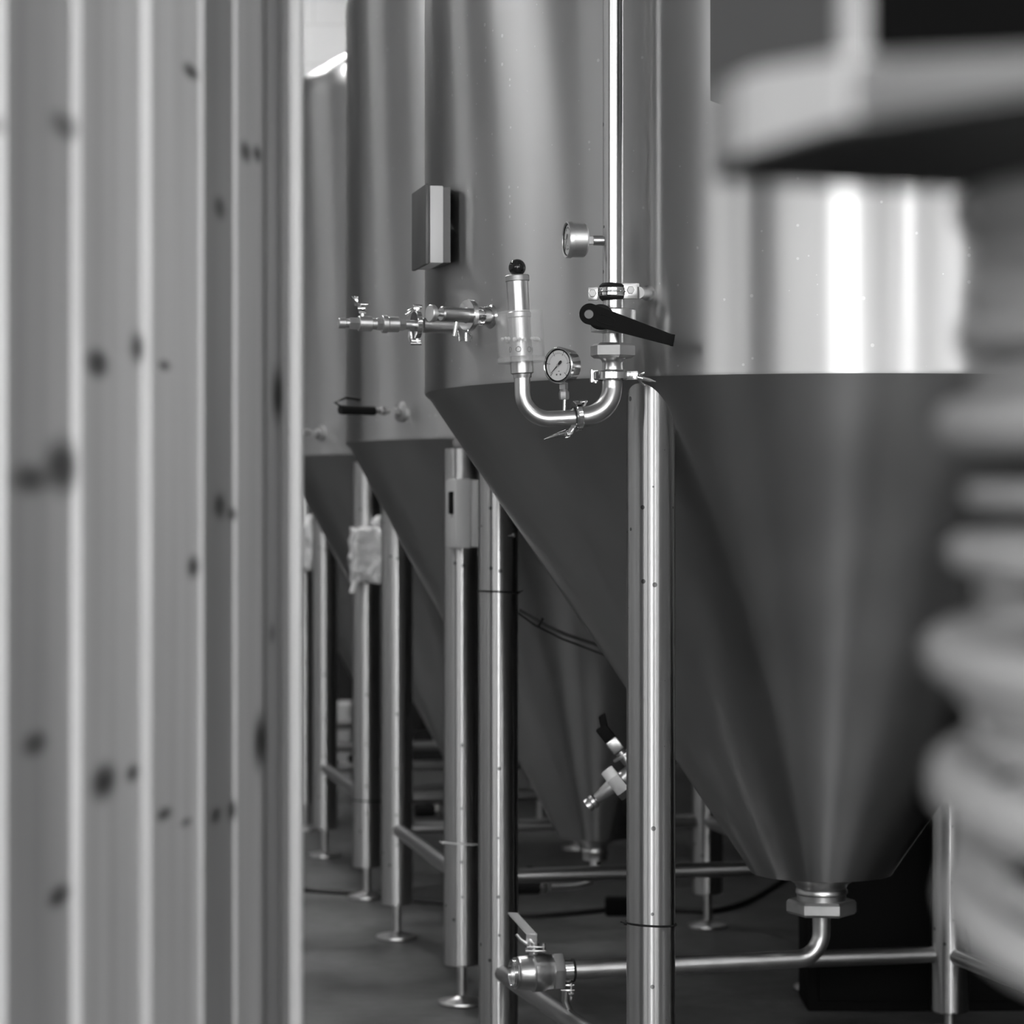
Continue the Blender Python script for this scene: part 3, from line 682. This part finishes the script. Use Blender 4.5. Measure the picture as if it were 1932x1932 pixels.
part(MB().tube([sc+V((-.004, 0, -rd-.024)), V((sc.x-.006, 5.79, .25)), V((xb+.012, yb, .215))], .0085, 16), 'post', M['steel'], t)
# ball valve
vd = dv
def B(s, z=0): return end+vd*s+V((0, 0, z))
t = thing('ball_valve', 'chunky steel ball valve with flat lever at the end of the drain pipe', 'valve', B(.05))
part(MB().cyl(B(.0), B(.018), .027, 32), 'tail', M['bright'], t)
part(MB().hexa(B(.014), B(.038), .046, rot=.2, ch=.05), 'union_nut', M['matte'], t)
part(MB().lathe(B(.034), vd, [(0, .034), (.004, .040), (.018, .041), (.022, .044), (.050, .045), (.052, .042), (.056, .040), (.082, .039), (.086, .036), (.088, .037), (.092, .037), (.0925, .030), (.080, .026), (.079, .002)], 48), 'valve_body', M['steel'], t)
th = MB()
for k in range(4): th.torus(B(.120+.004*k), vd, .031-.0*k, .0018, 40, 8)
part(th, 'thread', M['bright'], t)
s0 = B(.080, .040)
part(MB().cyl(s0, s0+V((0, 0, .030)), .012).box(s0+V((.004, 0, .012)), (.048, .036, .005), bev=.001).box(s0+V((.004, 0, .021)), (.042, .034, .004), bev=.001).cyl(s0+V((.022, -.012, .008)), s0+V((.022, -.012, .03)), .004).box(s0+V((-.002, 0, .030)), (.020, .020, .022), bev=.003), 'stem', M['steel'], t)
h0, h1 = P(1003.5, 1761, 5.75), P(967, 1721, 5.80); sd = V((W(10, 5.76), -.003, 0))
lv = MB().prism([h0-sd, h0+sd, h1+sd*.95, h1-sd*.95], (0, 0, -.005)); bmesh.ops.bevel(lv.b, geom=lv.b.edges[:], offset=.001, segments=2, affect='EDGES')
lv.prism([h0-sd, h0+sd, h0+sd+V((-.002, .004, -.028)), h0-sd+V((-.002, .004, -.028))], (0, .004, 0))
lv.tube([h0+V((-.012, 0, -.024)), h0+V((-.026, 0, -.014)), h0+V((-.036, 0, -.002))], .004, 8)
part(lv, 'lever', M['fit'], t)

# ---------------------------------------------------------------- floor clutter
def gz(px, py):  # point on floor
    z = HC*F/(py-966); return V(((px-966)/F*z, z, 0))
cab = [gz(430, 1672), gz(570, 1683), gz(680, 1690), gz(720, 1697), gz(840, 1709), gz(980, 1731), gz(1090, 1727), gz(1180, 1718), gz(1290, 1722), gz(1350, 1722), gz(1420, 1700), gz(1500, 1650)]
def smoothpath(ps, n=6):
    out = []
    for i in range(len(ps)-1):
        p0, p1, p2, p3 = ps[max(i-1, 0)], ps[i], ps[i+1], ps[min(i+2, len(ps)-1)]
        for k in range(n):
            t_ = k/n; out.append(.5*((2*p1)+(p2-p0)*t_+(2*p0-5*p1+4*p2-p3)*t_*t_+(3*p1-p0-3*p2+p3)*t_**3))
    return out+[ps[-1]]
tag(MB().tube([q_+V((0, 0, .009)) for q_ in smoothpath(cab)], .009, 10).obj('floor_cable', M['cable']), 'long black cable lying across the floor under the tanks', 'cable')
q0 = gz(1180, 1726)
t_ = MB().box(q0+V((0, .0, .03)), (.14, .07, .06), bev=.008)
tag(t_.obj('cable_plug', M['dark']), 'black cable connector on the floor behind the nearest leg', 'connector')
bx = MB().box((1.28, 7.02, .45), (.92, .22, .9), bev=.006)
t = thing('dark_crate', 'black metal cabinet on the floor behind the nearest cone', 'cabinet', (1.28, 7.02, 0))
part(bx, 'cabinet_body', M['dark'], t); part(MB().box((1.28, 6.90, .45), (.86, .012, .84), bev=.003), 'cabinet_door', M['dark'], t)
t.name = 'metal_cabinet'
pb = MB().box((-.87, 12.9, .20), (.085, .25, .40), bev=.01)
tag(pb.obj('storage_box', M['boxgray']), 'small pale box on the floor at the far end, between far legs', 'box')

# ---------------------------------------------------------------- grey cabinet hung high before the nearest tank
t = thing('control_cabinet', 'high dark control cabinet with a grey side, top right before the tank', 'cabinet', (1.0, 4.5, 2.2))
za, zb_ = 4.86, 4.72
xa_, xb2 = (1340-966)/F*za, (1612-966)/F*zb_
b0h = HC+(966-180)/F*4.8; hgt = 1.2
part(MB().prism([(xa_, za, b0h), (xb2, zb_, b0h), (xb2+.36, zb_+.06, b0h), (xb2+.34, zb_+.17, b0h), (xa_+.05, za+.1, b0h)], (0, 0, hgt)), 'cabinet_body', mat('cabinet_grey', .11, .5), t, 0)
part(MB().prism([(xb2+.004, zb_-.014, b0h+.01), (xb2+.355, zb_+.046, b0h+.01), (xb2+.355, zb_+.058, b0h+.01), (xb2+.004, zb_-.002, b0h+.01)], (0, 0, hgt-.02)), 'cabinet_door', M['dark'], t, 0)
part(MB().cyl((xb2+.2, zb_+.1, b0h+hgt-.01), (xb2+.2, zb_+.1, ZC), .02), 'hanger', M['leg'], t)

# ---------------------------------------------------------------- foreground reel stand, plate and coil (out of focus)
zb = HC+.17
bot = [(.0966, 1.247), (.104, 1.205), (.115, 1.170), (.147, 1.086), (.2095, 1.010), (.30, .95), (.50, .95), (.50, 1.26), (.2346, 1.290), (.17, 1.272)]
toph = [.212, .209, .207, .199, .186, .18, .18, .19, .205, .212]
HOSE = 1
t = thing('reel_stand', 'blurred pale plate on a rod and post, close at top right', 'stand', (.47, 1.35, 0))
b = MB(); lo = [b.b.verts.new((x, y, zb)) for x, y in bot]; hi = [b.b.verts.new((x, y, HC+h_)) for (x, y), h_ in zip(bot, toph)]
b.b.faces.new(lo); b.b.faces.new(hi)
for k in range(len(bot)): b.b.faces.new((lo[k], lo[(k+1) % len(bot)], hi[(k+1) % len(bot)], hi[k]))
bmesh.ops.bevel(b.b, geom=b.b.edges[:], offset=.004, segments=2, affect='EDGES')
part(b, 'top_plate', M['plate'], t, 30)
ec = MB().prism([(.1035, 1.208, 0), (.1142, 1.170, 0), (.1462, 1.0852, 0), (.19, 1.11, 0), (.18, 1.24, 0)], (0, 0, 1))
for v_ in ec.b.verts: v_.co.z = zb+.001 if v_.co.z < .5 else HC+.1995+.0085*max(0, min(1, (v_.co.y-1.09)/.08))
part(ec, 'lit_end', M['litend'], t, 0)  # pale cover paints the lit left end of the plate
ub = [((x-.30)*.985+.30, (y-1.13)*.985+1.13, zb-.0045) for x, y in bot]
part(MB().prism(ub, (0, 0, .004)), 'underside_shade', M['rubber'], t, 0)  # dark sheet stands in for the shade under the plate
part(MB().cyl((.1605, 1.17, HC+.2), (.1605, 1.17, ZC), .0068), 'hanger_rod', M['hose'], t)
part(MB().cyl((.47, 1.25, 0), (.47, 1.25, zb+.01), .05), 'post', M['darkpanel'], t)
part(MB().cyl((.47, 1.25, 0), (.47, 1.25, .02), .2), 'base_plate', M['darkpanel'], t)
rows = [(385, 62, 1862, 0), (470, 55, 1905, 0), (560, 62, 1893, 0), (628, 42, 1850, 0), (800, 52, 1818, .0), (720, 30, 1868, 0), (935, 24, 1850, .01), (1045, 36, 1826, .02), (1125, 15, 1862, .03),
        (1240, 52, 1795, .05), (1310, 34, 1840, .05), (1490, 62, 1812, .08), (1395, 30, 1862, .07), (1615, 26, 1822, .12), (1715, 56, 1832, .13)]
mb = MB()
for i, (py, hw_, px, tilt) in enumerate(rows):
    zl = 1.30; r = W(hw_, zl); Xl = (px-966)/F*zl; R_ = .20; cx_ = Xl+R_; h0_ = HC-(py-966)/F*zl
    ps = []
    for k in range(49):
        a = PI+2*PI*k/48; x = cx_+R_*math.cos(a); y = zl+R_*math.sin(a)*.85
        ps.append(V((x, y, h0_+(y-zl)*tilt*1.6)))
    mb.tube(ps, r*.92, 16, caps=False)
tag(mb.obj('hose_coil', M['hose'], smooth=60), 'blurred stack of thick pale hose turns, close at the right edge', 'hose')

# ---------------------------------------------------------------- unseen ceiling lights; the far-left row is added to brighten the left wall
for i, (x, y) in enumerate(((-2.3, 6.9), (-1.6, 9.6), (-1.6, 12.2), (-4.9, 3.6), (-4.9, 7.0), (-4.9, 10.4), (3.3, .9), (3.6, 5.0), (3.6, 9.0))):
    t = thing('ceiling_light', 'unseen tube light under the ceiling, far-left row added as fill', 'light', (x, y, ZC), 'tube lights on the ceiling')
    part(MB().box((x, y, ZC-.04), (.16, 1.6, .08), bev=.006), 'housing', M['white'], t)
    part(MB().box((x, y, ZC-.09), (.12, 1.5, .03)), 'diffuser', EM.setdefault('lamp%g' % x, emis('lamp_glow', LAMP*{-4.9: .13, -2.3: .55, 3.3: .4}.get(x, 1))), t)
